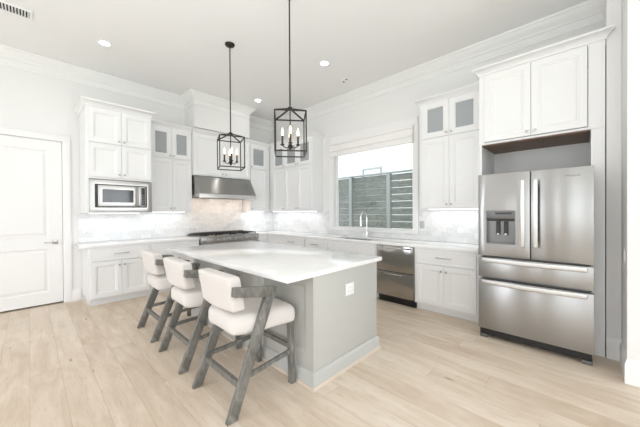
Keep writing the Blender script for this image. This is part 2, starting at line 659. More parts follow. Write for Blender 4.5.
        for ax in range(3):
            i, j = [(1, 2), (2, 0), (0, 1)][ax]
            for sg in (-1, 1):
                for ki in range(n[i]):
                    for kj in range(n[j]):
                        q = []
                        for (di, dj) in ((0, 0), (1, 0), (1, 1), (0, 1)):
                            p = [0, 0, 0]
                            p[ax] = sg * half[ax]
                            p[i] = lin(i, ki + di)
                            p[j] = lin(j, kj + dj)
                            q.append(vert(p))
                        if sg < 0:
                            q.reverse()
                        try:
                            bm.faces.new(q)
                        except ValueError:
                            pass
        bmesh.ops.recalc_face_normals(bm, faces=bm.faces[:])
        bm.verts.index_update()
        return self.frombm(bm)

    def build(self, name, mat, parent=None, smooth=35):
        me = bpy.data.meshes.new(name)
        off = ROOT_LOC.get(parent.name, Vector()) if parent else Vector()
        me.from_pydata([v - off for v in self.v], [], self.f)
        bm = bmesh.new()
        bm.from_mesh(me)
        bmesh.ops.recalc_face_normals(bm, faces=bm.faces[:])
        bm.to_mesh(me)
        bm.free()
        if smooth:
            for p in me.polygons:
                p.use_smooth = True
            me.set_sharp_from_angle(angle=R(smooth))
        me.materials.append(mat)
        o = bpy.data.objects.new(name, me)
        COL.objects.link(o)
        if parent:
            o.parent = parent
            ROOT_LOC[o.name] = off
        return o


def thing(name, label, cat, loc=(0, 0, 0), group=None):
    o = bpy.data.objects.new(name, None)
    o.empty_display_size = 0.1
    COL.objects.link(o)
    o.location = loc
    ROOT_LOC[o.name] = Vector(loc)
    o['label'] = label
    o['category'] = cat
    if group:
        o['group'] = group
    return o


def tag(o, label, cat, group=None, kind=None):
    o['label'] = label
    o['category'] = cat
    if group:
        o['group'] = group
    if kind:
        o['kind'] = kind
    return o


def struct(o, label, cat):
    return tag(o, label, cat, kind='structure')


def structure_empty(name, label, cat, loc):
    o = thing(name, label, cat, loc)
    o['kind'] = 'structure'
    return o


def copy_tree(o, parent=None):
    c = o.copy()
    COL.objects.link(c)
    if parent:
        c.parent = parent
    for ch in list(o.children):
        copy_tree(ch, c)
    return c


# ------------------------------------------------------------------ room shell
H = 3.68
XL, YR = XLEFT, YREAR
RX, RY = -1.075, -6.09         # the corner of the wall beside the refrigerator
SX = -0.63                    # the short wall between refrigerator and corner
struct(MB().box(XL - 0.15, 0.15, YR - 0.15, 0.15, -0.12, 0).build('floor', M['floor'], smooth=0), 'pale oak plank floor running across the whole kitchen', 'floor')
struct(MB().box(XL - 0.15, 0.15, YR - 0.15, 0.15, H, H + 0.12).build('ceiling', M['ceiling'], smooth=0), 'flat white ceiling over the whole kitchen', 'ceiling')

# back wall with the door opening
DX0, DX1, DZ = -4.925, -4.0, 2.49
struct(MB().slab([XL, DX0, DX1, 0.15], [0, DZ, H], [(1, 0)], -0.15, 0, FA(0)).build('wall_back', M['wall'], smooth=0), 'white wall behind the range and the door', 'wall')
struct(MB().box(DX0 - 0.1, DX1 + 0.1, 0.151, 0.20, -0.1, DZ + 0.1).build('light_block_behind_door', M['black'], smooth=0), 'added black panel blocking light behind the closed door', 'wall')  # unseen panel added to stop light leaking under the door
# right wall with the window opening (a = -y)
WY0, WY1, WZ0, WZ1 = 2.085, 3.80, 1.055, 2.772
struct(MB().slab([-0.15, WY0, WY1, -RY], [0, WZ0, WZ1, H], [(1, 1)], -0.15, 0, FB(0)).build('wall_right', M['wall'], smooth=0), 'white wall with the kitchen window above the sink', 'wall')
struct(MB().box(SX, 0, RY + 0.004, RY + 0.1, 0, H).build('wall_stub', M['wall'], smooth=0), 'short white wall between refrigerator cabinet and corner', 'wall')
struct(MB().box(RX, 0.15, YR, RY + 0.002, 0, H).build('wall_front_right', M['wall'], smooth=0), 'white wall at the right edge past the refrigerator', 'wall')
# walls behind the photographer with tall windows
struct(MB().slab([-8.05, -7.15, -5.25, -4.85, -2.95, -2.7, -1.2, 0], [0, 0.3, 3.2, H], [(1, 1), (3, 1), (5, 1)], -0.15, 0, Fr((0, YR, 0), (1, 0, 0), (0, 0, 1), (0, 1, 0))).build('wall_rear', M['wall'], smooth=0), 'white wall with tall windows behind the photographer', 'wall')
struct(MB().slab([0] + [v for p in SIDE_WINDOWS for v in p] + [10.4], [0, 0.3, 3.2, H], [(1, 1), (3, 1), (5, 1), (7, 1)], -0.15, 0, Fr((XL, 0, 0), (0, -1, 0), (0, 0, 1), (1, 0, 0))).build('wall_left', M['wall'], smooth=0), 'white wall with tall windows left of the photographer', 'wall')
k = 2
for (x0, x1) in ((-7.15, -5.25), (-4.85, -2.95), (-2.7, -1.2)):
    fb = MB()
    fr = Fr((0, YR, 0), (1, 0, 0), (0, 0, 1), (0, 1, 0))
    fb.slab([x0, x0 + 0.06, (x0 + x1) / 2 - 0.03, (x0 + x1) / 2 + 0.03, x1 - 0.06, x1], [0.3, 0.36, 2.3, 2.36, 3.14, 3.2], [(1, 1), (1, 3), (3, 1), (3, 3)], -0.1, -0.05, fr)
    struct(fb.build('window_%d' % k, M['trim'], smooth=0), 'tall white framed window in the rear wall, from x %.0f' % x0, 'window')
    k += 1
for (y0, y1) in SIDE_WINDOWS:
    fb = MB()
    fr = Fr((XL, 0, 0), (0, -1, 0), (0, 0, 1), (1, 0, 0))
    fb.slab([y0, y0 + 0.06, (y0 + y1) / 2 - 0.03, (y0 + y1) / 2 + 0.03, y1 - 0.06, y1], [0.3, 0.36, 2.3, 2.36, 3.14, 3.2], [(1, 1), (1, 3), (3, 1), (3, 3)], -0.1, -0.05, fr)
    struct(fb.build('window_%d' % k, M['trim'], smooth=0), 'tall white framed window in the left wall, at %.0f m' % y0, 'window')
    k += 1

# chase above the hood
CX0, CX1, CY = -2.172, -0.965, -0.45
struct(MB().box(CX0, CX1, CY, -0.001, 3.03, H - 0.001).build('wall_chase', M['wall'], smooth=0), 'boxed white vent chase above the hood cabinet', 'wall')

# ceiling crown moulding
crown = [(0, 3.455), (0.010, 3.455), (0.016, 3.468), (0.016, 3.478), (0.006, 3.486), (0.006, 3.552), (0.020, 3.556), (0.026, 3.572), (0.040, 3.586),
         (0.070, 3.612), (0.092, 3.640), (0.098, 3.652), (0.112, 3.656), (0.118, 3.668), (0.118, H - 0.0005), (0, H - 0.0005)]
struct(MB().sweep(crown, [(XL, 0), (CX0, 0), (CX0, CY), (CX1, CY), (CX1, 0), (0, 0), (0, RY + 0.1)]).build('trim_1', M['trim']), 'white crown moulding along the top of both kitchen walls', 'trim')

# baseboards
base = [(0, 0), (0.016, 0), (0.016, 0.135), (0.012, 0.15), (0.008, 0.158), (0.006, 0.175), (0, 0.18)]
struct(MB().sweep(base, [(-3.912, 0), (-3.806, 0)]).build('baseboard_back', M['trim']), 'white baseboard between door and base cabinet', 'baseboard')
struct(MB().sweep(base, [(XL, 0), (DX0 - 0.092, 0)]).build('baseboard_back_left', M['trim']), 'white baseboard left of the door', 'baseboard')
struct(MB().sweep([(o, z * 1.1) for o, z in base], [(SX, RY + 0.1), (SX, RY), (RX, RY), (RX, YR)]).build('baseboard_right', M['trim']), 'white baseboard wrapping the wall corner right of the refrigerator', 'baseboard')

# door
dr = structure_empty('door_1', 'white two panel door in the back wall', 'door', ((DX0 + DX1) / 2, 0, 0))
dl = MB().slab([DX0 + 0.009, DX0 + 0.15, DX1 - 0.16, DX1 - 0.009], [0.022, 0.195, 0.85, 1.03, 2.33, DZ - 0.009], [(1, 1), (1, 3)], -0.045, -0.012, FA(0))
for (z0, z1) in ((0.195, 0.85), (1.03, 2.33)):
    dl.loops(DX0 + 0.15, DX1 - 0.16, z0, z1, [(0, -0.0121), (0.012, -0.027), (0.028, -0.028), (0.06, -0.015)], FA(0))
dl.build('door_leaf', M['trim'], dr, smooth=20)
cs = MB()
cas = [(0, 0), (0.09, 0), (0.09, 0.018), (0.075, 0.022), (0.02, 0.016), (0.0, 0.010)]
for (x, s) in ((DX1, 1), (DX0, -1)):
    cs.prism([(x + s * o, c) for o, c in cas], 0, DZ + 0.001, Fr((0, 0, 0), (1, 0, 0), (0, -1, 0), (0, 0, 1)))
cs.box(DX0 - 0.09, DX1 + 0.09, DZ, DZ + 0.092, 0, 0.02, 0.003, FA(0))
cs.build('casing', M['trim'], dr)
MB().box(DX0, DX0 + 0.005, 0, DZ, -0.14, -0.002, F=FA(0)).box(DX1 - 0.005, DX1, 0, DZ, -0.14, -0.002, F=FA(0)).box(DX0, DX1, DZ - 0.005, DZ, -0.14, -0.002, F=FA(0)).build('jamb', M['trim'], dr, smooth=0)
hd = MB()
hd.box(DX1 - 0.128, DX1 - 0.062, 0.915, 0.981, -0.012, -0.002, 0.002, FA(0))
hd.lathe([(0.011, -0.002), (0.011, 0.045)], FA(0), 12, DX1 - 0.095, 0.948)
hd.box(DX1 - 0.215, DX1 - 0.082, 0.939, 0.957, 0.036, 0.052, 0.004, FA(0))
hd.build('handle', M['nickel'], dr)
MB().box(DX1 - 0.008, DX1 - 0.0055, 0.90, 0.99, -0.016, -0.004, F=FA(0)).build('strike_plate', M['nickel'], dr)

# kitchen window
wn = structure_empty('window_1', 'white framed picture window above the sink', 'window', (0, -(WY0 + WY1) / 2, WZ0))
F = FB(0)
MB().slab([WY0 - 0.115, WY0, WY1, WY1 + 0.095], [WZ0 - 0.045, WZ0, WZ1, WZ1 + 0.15], [(1, 1)], 0.001, 0.022, F, 0.003).build('casing', M['trim'], wn)
MB().slab([WY0 + 0.001, WY0 + 0.025, WY1 - 0.02, WY1 - 0.001], [WZ0 + 0.001, WZ0 + 0.022, WZ1 - 0.04, WZ1 - 0.001], [(1, 1)], -0.12, -0.06, F, 0.004).build('sash', M['trim'], wn)
MB().box(WY0 + 0.02, WY1 - 0.015, WZ0 + 0.018, WZ1 - 0.035, -0.095, -0.089, F=F).build('pane', M['glass'], wn, smooth=0)

# backsplash
def splash(name, mat, F, xs, zs, skip, label):
    struct(MB().slab(xs, zs, skip, 0.001, 0.009, F).build(name, mat, smooth=0), label, 'backsplash')
splash('wall_tile_back', M['tileA'], FA(0), [-3.83, -2.165, -0.895, -0.011], [0.9155, 1.384, 1.395, 1.70], [(0, 1), (0, 2), (2, 2)], 'white marble subway tile along the back wall')
splash('wall_tile_right', M['tileB'], FB(0), [0.011, 1.775, WY0 - 0.117, WY1 + 0.097, 4.925], [0.9155, WZ0 - 0.047, 1.395], [(2, 1)], 'white marble subway tile along the window wall')

# ------------------------------------------------------------------ cabinets
DOOR = [(0, 0), (0, 0.019), (0.001, 0.02), (0.058, 0.02), (0.062, 0.0145), (0.072, 0.0135), (0.082, 0.005), (0.090, 0.0045)]
DRAWER = [(0, 0), (0, 0.019), (0.001, 0.02), (0.018, 0.02), (0.022, 0.0175), (0.024, 0.0175)]


def knob(parent, F, a, b):
    MB().lathe([(0.006, 0.0195), (0.006, 0.034), (0.0145, 0.037), (0.0155, 0.042), (0.0135, 0.048), (0.004, 0.050)], F, 14, a, b).build('knob', M['nickel'], parent)


def pull(parent, F, a0, a1, b, name='handle', mat='nickel'):
    mb = MB()
    mb.box(a0, a1, b - 0.006, b + 0.006, 0.042, 0.054, 0.002, F)
    for a in (a0 + 0.015, a1 - 0.015):
        mb.box(a - 0.005, a + 0.005, b - 0.005, b + 0.005, 0.018, 0.045, 0, F)
    mb.build(name, M[mat], parent)


def panel_door(root, F, a0, a1, b0, b1, kn=None):
    d = MB().loops(a0, a1, b0, b1, DOOR, F).build('door', M['cab'], root, smooth=20)
    if kn:
        knob(d, F, *kn)
    return d


def glass_door(root, F, a0, a1, b0, b1, kn=None, margin=0.082):
    g = margin
    prof = [(0, 0), (0, 0.019), (0.001, 0.02), (g - 0.012, 0.02), (g - 0.002, 0.013), (g, 0.013), (g, 0), (0, 0)]
    d = MB().loops(a0, a1, b0, b1, prof, F, cap=False).build('door', M['cab'], root, smooth=20)
    MB().box(a0 + g - 0.008, a1 - g + 0.008, b0 + g - 0.008, b1 - g + 0.008, 0.004, 0.008, F=F).build('glass_pane', M['cabglass'], d, smooth=0)
    if kn:
        knob(d, F, *kn)
    return d


def drawer(root, F, a0, a1, b0, b1, pl=None):
    d = MB().loops(a0, a1, b0, b1, DRAWER, F).build('drawer', M['cab'], root, smooth=20)
    if pl:
        pull(d, F, *pl)
    return d


def carcass(root, F, a0, a1, b0, b1, depth, shelves=(), left=0.02, right=0.02, bottom=0.02, top=0.02, interior=None):
    """hollow box with a face frame; interior: (b0, b1) of the section that shows through glass"""
    mb = MB()
    t = 0.016
    mb.box(a0, a0 + t, b0, b1, -depth, -0.018, F=F).box(a1 - t, a1, b0, b1, -depth, -0.018, F=F)
    mb.box(a0 + t, a1 - t, b0, b0 + t, -depth, -0.018, F=F).box(a0 + t, a1 - t, b1 - t, b1, -depth, -0.018, F=F)
    mb.box(a0 + t, a1 - t, b0 + t, b1 - t, -depth, -depth + 0.008, F=F)
    zs = [b0, b0 + bottom]
    skip = []
    for s in shelves:
        mb.box(a0 + t, a1 - t, s - 0.009, s + 0.009, -depth + 0.008, -0.018, F=F)
        zs += [s - 0.014, s + 0.014]
    zs += [b1 - top, b1]
    for j in range(1, len(zs) - 1, 2):
        skip.append((1, j))
    mb.slab([a0, a0 + left, a1 - right, a1], zs, skip, -0.018, -0.001, F)
    return mb.build('body', M['cab'], root, smooth=0)


def cab_crown(root, path, z0, z1):
    h = z1 - z0
    prof = [(0, z0), (0.010, z0), (0.012, z0 + 0.2 * h), (0.020, z0 + 0.28 * h), (0.048, z0 + 0.72 * h), (0.060, z0 + 0.78 * h), (0.062, z1), (0, z1)]
    MB().sweep(prof, path).build('crown', M['cab'], root)


def strip_light(root, p0, p1, power, axis):
    """slim strip fixed under a wall cabinet, with its light"""
    x0, y0, z = p0
    x1, y1, _ = p1
    MB().box(x0, x1, y0, y1, z - 0.012, z - 0.001).build('light_strip', M['strip'], root)
    lx, ly = abs(x1 - x0), abs(y1 - y0)
    area('strip_light', ((x0 + x1) / 2, (y0 + y1) / 2, z - 0.016), (0, 0, -1), lx if axis == 'X' else lx, ly, power, (0.93, 0.97, 1.0))


# --- wall cabinets on the back wall
ZC0, ZC1 = 2.942, 3.022
F = FA(-0.70)
tc_ = thing('wall_cabinet', 'deep white wall cabinet holding the built-in microwave', 'cabinet', (-3.38, -0.35, 1.385), 'white wall cabinets')
carcass(tc_, F, -3.80, -2.966, 1.385, ZC0, 0.696, (1.90, 2.408), 0.03, 0.022, 0.012, 0.03)
for (b0, b1) in ((1.915, 2.400), (2.417, 2.912)):
    panel_door(tc_, F, -3.772, -3.3815, b0, b1, (-3.412, b0 + 0.045))
    panel_door(tc_, F, -3.3775, -2.986, b0, b1, (-3.347, b0 + 0.045))
cab_crown(tc_, [(-3.80, -0.001), (-3.80, -0.70), (-2.966, -0.70), (-2.966, -0.38)], ZC0 - 0.01, ZC1)
strip_light(tc_, (-3.72, -0.30, 1.385), (-3.05, -0.26, 1.385), 0.8, 'X')

F = FA(-0.31)
c2 = thing('wall_cabinet', 'white wall cabinet with two glass doors beside the microwave cabinet', 'cabinet', (-2.56, -0.16, 1.40), 'white wall cabinets')
carcass(c2, F, -2.962, -2.172, 1.40, ZC0, 0.306, (2.38,), 0.07, 0.02)
panel_door(c2, F, -2.887, -2.5375, 1.42, 2.372, (-2.565, 1.465))
panel_door(c2, F, -2.5335, -2.186, 1.42, 2.372, (-2.506, 1.465))
glass_door(c2, F, -2.887, -2.5375, 2.389, 2.93, (-2.565, 2.43))
glass_door(c2, F, -2.5335, -2.186, 2.389, 2.93, (-2.506, 2.43))
cab_crown(c2, [(-2.962, -0.31), (-2.172, -0.31)], ZC0 - 0.01, ZC1)
strip_light(c2, (-2.90, -0.16, 1.40), (-2.25, -0.12, 1.40), 0.7, 'X')

F = FA(-0.34)
c3 = thing('wall_cabinet', 'white cabinet with two plain doors directly above the range hood', 'cabinet', (-1.53, -0.17, 2.115), 'white wall cabinets')
carcass(c3, F, -2.168, -0.892, 2.115, ZC0, 0.336, (), 0.02, 0.02)
panel_door(c3, F, -2.152, -1.532, 2.135, 2.93, (-1.57, 2.175))
panel_door(c3, F, -1.528, -0.908, 2.135, 2.93, (-1.49, 2.175))
cab_crown(c3, [(-2.168, -0.34), (-0.892, -0.34)], ZC0 - 0.01, ZC1)

F = FA(-0.31)
c4 = thing('wall_cabinet', 'narrow white wall cabinet with one glass door right of the hood', 'cabinet', (-0.61, -0.16, 1.40), 'white wall cabinets')
carcass(c4, F, -0.888, -0.336, 1.40, ZC0, 0.306, (2.38,), 0.02, 0.08)
panel_door(c4, F, -0.872, -0.422, 1.42, 2.372, (-0.845, 1.465))
glass_door(c4, F, -0.872, -0.422, 2.389, 2.93, (-0.845, 2.43), 0.085)
cab_crown(c4, [(-0.888, -0.31), (-0.336, -0.31)], ZC0 - 0.01, ZC1)
strip_light(c4, (-0.85, -0.16, 1.40), (-0.40, -0.12, 1.40), 0.8, 'X')

# --- wall cabinets on the right wall
F = FB(-0.31)
c5 = thing('wall_cabinet', 'white corner wall cabinet with three glass doors left of the window', 'cabinet', (-0.16, -0.9, 1.40), 'white wall cabinets')
carcass(c5, F, 0.004, 1.775, 1.40, ZC0, 0.306, (2.38,), 0.43, 0.02)
for (a0, a1, ka) in ((0.445, 0.880, 0.85), (0.886, 1.3205, 1.29), (1.3245, 1.759, 1.355)):
    panel_door(c5, F, a0, a1, 1.42, 2.372, (ka, 1.465))
    glass_door(c5, F, a0, a1, 2.389, 2.93, (ka, 2.43))
cab_crown(c5, [(-0.31, -0.372), (-0.31, -1.775), (-0.001, -1.775)], ZC0 - 0.01, ZC1)
strip_light(c5, (-0.16, -1.70, 1.40), (-0.12, -0.20, 1.40), 1.2, 'Y')

c6 = thing('wall_cabinet', 'white wall cabinet with glass top doors between window and refrigerator', 'cabinet', (-0.16, -4.49, 1.415), 'white wall cabinets')
carcass(c6, F, 4.062, 4.924, 1.415, 2.955, 0.306, (2.435,), 0.03, 0.05)
panel_door(c6, F, 4.095, 4.4785, 1.432, 2.428, (4.448, 1.478))
panel_door(c6, F, 4.4825, 4.868, 1.432, 2.428, (4.513, 1.478))
glass_door(c6, F, 4.095, 4.4785, 2.443, 2.945, (4.448, 2.483))
glass_door(c6, F, 4.4825, 4.868, 2.443, 2.945, (4.513, 2.483))
cab_crown(c6, [(-0.001, -4.062), (-0.31, -4.062), (-0.31, -4.924)], 2.955, 3.03)
strip_light(c6, (-0.16, -4.86, 1.415), (-0.12, -4.12, 1.415), 0.8, 'Y')

# --- cabinet built around the refrigerator
F = FB(-0.64)
c7 = thing('refrigerator_cabinet', 'tall white cabinet with two doors built around the refrigerator', 'cabinet', (-0.32, -5.45, 0))
MB().box(-0.638, -0.002, -4.958, -4.930, 0, 2.16, 0.001).build('side_panel', M['cab'], c7, smooth=0)
MB().box(-0.638, -0.002, -5.982, -5.886, 0, 2.16, 0.001).box(-0.643, -0.638, -5.976, -5.955, 0.002, 2.16).build('side_panel', M['cab'], c7, smooth=0)
carcass(c7, F, 4.930, 5.982, 2.162, 2.985, 0.636, (), 0.058, 0.115, 0.022, 0.02)
panel_door(c7, F, 4.992, 5.4255, 2.188, 2.962, (5.392, 2.232))
panel_door(c7, F, 5.4295, 5.862, 2.188, 2.962, (5.464, 2.232))
MB().box(-0.630, -0.010, -5.880, -4.962, 2.148, 2.160).build('underside_panel', M['underwood'], c7, smooth=0)
cab_crown(c7, [(-0.374, -4.930), (-0.64, -4.930), (-0.64, -5.982), (-0.635, -5.982)], 2.978, 3.062)


# --- base cabinets
def base_carcass(root, F, a0, a1, depth, end=None):
    mb = MB()
    mb.box(a0, a1, 0.10, 0.872, -depth, -0.001, F=F)
    mb.build('body', M['cab'], root, smooth=0)
    MB().box(a0 + (0.03 if end == 'l' else 0), a1, 0, 0.0995, -depth, -0.075, F=F).build('toe_kick', M['cab'], root, smooth=0)


def base_std(label, F, depth, a0, a1, ap=(0.018, 0.018), end=None, pull_len=0.2):
    p = F((a0 + a1) / 2, 0, -depth / 2)
    r = thing('base_cabinet', label, 'cabinet', p, 'white base cabinets')
    base_carcass(r, F, a0, a1, depth, end)
    l, q = a0 + ap[0], a1 - ap[1]
    c = (l + q) / 2
    drawer(r, F, l, q, 0.668, 0.842, (c - pull_len / 2, c + pull_len / 2, 0.765))
    panel_door(r, F, l, c - 0.002, 0.125, 0.655, (c - 0.034, 0.585))
    panel_door(r, F, c + 0.002, q, 0.125, 0.655, (c + 0.034, 0.585))
    return r


F = FA(-0.61)
base_std('white base cabinet under the microwave, at the left end of the counter', F, 0.605, -3.782, -2.978, (0.030, 0.018), 'l')
base_std('white base cabinet between the left end cabinet and the range', F, 0.605, -2.976, -2.168)
r = thing('base_cabinet', 'white corner base cabinet right of the range', 'cabinet', (-0.75, -0.3, 0), 'white base cabinets')
base_carcass(r, F, -0.892, -0.612, 0.605)
panel_door(r, F, -0.885, -0.64, 0.125, 0.842, (-0.86, 0.76))
F = FB(-0.61)
base_std('white base cabinet nearest the corner on the window wall', F, 0.605, 1.05, 1.85, (0.02, 0.01))
r = thing('base_cabinet', 'white blind corner cabinet in the counter corner', 'cabinet', (-0.3, -0.5, 0), 'white base cabinets')
base_carcass(r, F, 0.003, 1.048, 0.605)
base_std('white drawer base cabinet between corner cabinet and sink', F, 0.605, 1.852, 2.46, (0.01, 0.01))
r = thing('base_cabinet', 'white sink base cabinet left of the dishwasher', 'cabinet', (-0.3, -2.97, 0), 'white base cabinets')
mb = MB()
mb.slab([2.462, 2.48, 3.47, 3.488], [0.10, 0.12, 0.872], [(1, 1)], -0.605, -0.02, F)
mb.box(2.48, 3.47, 0.12, 0.872, -0.020, -0.001, F=F)
mb.box(2.462, 2.48, 0.10, 0.872, -0.020, -0.001, F=F).box(3.47, 3.488, 0.10, 0.872, -0.020, -0.001, F=F)
mb.build('body', M['cab'], r, smooth=0)
MB().box(2.462, 3.488, 0, 0.0995, -0.605, -0.075, F=F).build('toe_kick', M['cab'], r, smooth=0)
MB().loops(2.48, 3.47, 0.668, 0.842, DRAWER, F).build('false_front', M['cab'], r, smooth=20)
panel_door(r, F, 2.48, 2.973, 0.125, 0.655, (2.94, 0.585))
panel_door(r, F, 2.977, 3.47, 0.125, 0.655, (3.01, 0.585))
base_std('white base cabinet between dishwasher and refrigerator', F, 0.605, 4.104, 4.926, (0.03, 0.035))

# --- dishwasher
dw = thing('dishwasher', 'stainless steel two drawer dishwasher under the counter', 'dishwasher', (-0.3, -3.796, 0))
MB().box(3.494, 4.098, 0.10, 0.868, -0.59, -0.012, F=F).build('body', M['grey'], dw, smooth=0)
MB().box(3.496, 4.096, 0.0, 0.105, -0.58, -0.045, F=F).build('toe_kick', M['dark'], dw, smooth=0)
for (b0, b1) in ((0.118, 0.478), (0.488, 0.868)):
    d = MB().box(3.498, 4.094, b0, b1, -0.012, 0.022, 0.004, F).build('drawer', M['steeldw'], dw)
    pull(d, F, 3.66, 3.93, b1 - 0.03, 'handle', 'bright')
    if b1 > 0.8:
        MB().box(3.955, 4.06, b1 - 0.040, b1 - 0.020, 0.022, 0.0235, F=F).build('control_panel', M['dark'], d)

# --- countertops
tag(MB().prism([(-3.870, -0.0015), (-3.870, -0.605), (-3.862, -0.628), (-3.838, -0.637), (-2.166, -0.637), (-2.166, -0.0015)], 0.874, 0.914, WORLD, 0.005).build('countertop', M['quartz']),
    'white quartz countertop left of the range', 'countertop', 'white quartz countertops')
tag(MB().slab([-0.894, -0.637, -0.53, -0.145, -0.0015], [-4.927, -3.30, -2.53, -0.637, -0.0015], [(0, 0), (0, 1), (0, 2), (2, 1)], 0.874, 0.914, WORLD, 0.005).build('countertop', M['quartz']),
    'white quartz countertop with the sink, turning the corner right of the range', 'countertop', 'white quartz countertops')

# --- sink and faucet
sk = thing('sink', 'undermount steel sink below the kitchen window', 'sink', (-0.34, -2.915, 0.65))
MB().slab([-0.535, -0.525, -0.15, -0.14], [-3.305, -3.295, -2.535, -2.525], [(1, 1)], 0.66, 0.8735).box(-0.525, -0.15, -3.295, -2.535, 0.66, 0.668).build('basin', M['grey'], sk)
MB().lathe([(0.045, 0.668), (0.045, 0.672), (0.03, 0.674)], WORLD, 18, -0.25, -2.915).build('drain', M['bright'], sk)
fx_, fy_ = -0.085, -2.95
fc = thing('faucet', 'tall gooseneck chrome faucet behind the sink', 'faucet', (fx_, fy_, 0.914))
mb = MB().lathe([(0.030, 0.9145), (0.030, 0.922), (0.020, 0.928), (0.019, 1.02), (0.016, 1.03)], WORLD, 16, fx_, fy_)
pts = [(fx_, fy_, 1.02), (fx_, fy_, 1.27)]
for i in range(13):
    t = math.pi * i / 12
    pts.append((fx_ - 0.095 + 0.095 * math.cos(t), fy_, 1.275 + 0.095 * math.sin(t)))
pts.append((fx_ - 0.19, fy_, 1.23))
mb.tube(pts, 0.0135, 12)
mb.build('neck', M['chrome'], fc)
MB().tube([(fx_ - 0.19, fy_, 1.235), (fx_ - 0.19, fy_, 1.20), (fx_ - 0.19, fy_, 1.12)], [0.0155, 0.018, 0.019], 12).build('spray_head', M['chrome'], fc)
MB().tube([(fx_, fy_ - 0.018, 0.975), (fx_, fy_ - 0.05, 0.978), (fx_, fy_ - 0.125, 0.992)], [0.012, 0.009, 0.006], 10).build('lever', M['chrome'], fc)

# --- microwave
F = FA(-0.70)
mw = thing('microwave', 'stainless steel built-in microwave in its trim frame', 'microwave', (-3.38, -0.4, 1.40))
MB().box(-3.70, -3.06, 1.44, 1.83, -0.45, -0.001, F=F).build('body', M['grey'], mw, smooth=0)
MB().slab([-3.768, -3.705, -3.045, -2.972], [1.398, 1.468, 1.808, 1.876], [(1, 1)], 0.0005, 0.016, F, 0.003).build('trim_frame', M['steelmw'], mw)
MB().box(-3.705, -3.045, 1.468, 1.808, 0, 0.002, F=F).build('vent_gap', M['dark'], mw, smooth=0)
dd = MB().slab([-3.672, -3.618, -3.232, -3.168], [1.482, 1.545, 1.735, 1.796], [(1, 1)], 0.003, 0.032, F, 0.003).build('door', M['steelmw'], mw)
MB().box(-3.619, -3.231, 1.544, 1.736, 0.012, 0.026, F=F).build('window', paint('dark_oven_glass', (0.05, 0.055, 0.055), 0.06), dd, smooth=0)
MB().box(-3.168, -3.146, 1.49, 1.79, 0.032, 0.058, 0.004, F).build('handle', M['bright'], dd)
cp = MB().box(-3.140, -3.064, 1.482, 1.796, 0.003, 0.032, 0.003, F).build('control_panel', M['steelmw'], mw)
bt = MB()
bt.box(-3.128, -3.077, 1.50, 1.78, 0.032, 0.0335, F=F)
bt.build('keypad', M['dark'], cp, smooth=0)
bt = MB()
for i in range(3):
    for j in range(6):
        bt.box(-3.123 + i * 0.015, -3.113 + i * 0.015, 1.515 + j * 0.028, 1.533 + j * 0.028, 0.0335, 0.0345, F=F)
bt.build('buttons', M['grey'], cp, smooth=0)

# --- hood
hd = thing('range_hood', 'wide stainless steel range hood with slanted front', 'range hood', (-1.53, -0.3, 1.66))
HX0, HX1 = -2.150, -0.908
FP = Fr((0, 0, 0), (0, 1, 0), (0, 0, 1), (1, 0, 0))
MB().prism([(-0.011, 2.105), (-0.345, 2.105), (-0.375, 2.095), (-0.602, 1.752), (-0.602, 1.742), (-0.011, 1.742)], HX0, HX1, FP, 0.004).build('canopy', M['steelh'], hd)
MB().prism([(-0.011, 1.741), (-0.607, 1.741), (-0.607, 1.668), (-0.590, 1.655), (-0.560, 1.655), (-0.560, 1.69), (-0.011, 1.69)], HX0, HX1, FP, 0.003).build('lip', M['bright'], hd)
bf = MB()
for i in range(24):
    x = HX0 + 0.05 + i * 0.0495
    bf.box(x, x + 0.03, -0.53, -0.06, 1.672, 1.688)
bf.build('baffle_filter', M['steelh'], hd, smooth=0)
for x in (-1.95, -1.53, -1.11):
    MB().lathe([(0.03, 1.672), (0.03, 1.664), (0.02, 1.662)], WORLD, 16, x, -0.545).build('hood_light', M['hoodlamp'], hd)
    area('hood_lamp', (x, -0.30, 1.655), (0, 0.35, -1), 0.12, 0.12, 0.75, (1.0, 0.76, 0.58))

# --- range
rg = thing('range', 'wide stainless steel gas range under the hood', 'range', (-1.53, -0.33, 0))
GX0, GX1 = -2.160, -0.900
MB().box(GX0, GX1, -0.655, -0.012, 0.12, 0.905, 0.002).build('body', M['steelh'], rg, smooth=0)
MB().box(GX0 + 0.01, GX1 - 0.01, -0.60, -0.012, 0.0, 0.12).build('plinth', M['dark'], rg, smooth=0)
MB().box(GX0, GX1, -0.690, -0.012, 0.905, 0.925, 0.004).build('cooktop', M['steelh'], rg)
MB().box(GX0, GX1, -0.040, -0.012, 0.925, 0.975, 0.004).build('back_guard', M['steelh'], rg)
MB().box(GX0, GX1, -0.685, -0.656, 0.80, 0.903, 0.004).build('control_panel', M['steelh'], rg)
FK = FA(-0.685)
for i in range(10):
    x = GX0 + 0.08 + i * (GX1 - GX0 - 0.16) / 9
    MB().lathe([(0.024, 0), (0.024, 0.006), (0.018, 0.010), (0.016, 0.036), (0.010, 0.039)], FK, 16, x, 0.852).build('knob', M['nickel'], rg)
for (x0, x1) in ((GX0 + 0.015, -1.38), (-1.365, GX1 - 0.015)):
    d = MB().box(x0, x1, -0.685, -0.656, 0.15, 0.785, 0.004).build('oven_door', M['steelh'], rg)
    mb = MB().tube([(x0 + 0.05, -0.735, 0.72), (x1 - 0.05, -0.735, 0.72)], 0.013, 12)
    for x in (x0 + 0.08, x1 - 0.08):
        mb.tube([(x, -0.684, 0.72), (x, -0.735, 0.72)], 0.009, 8)
    mb.build('handle', M['bright'], d)
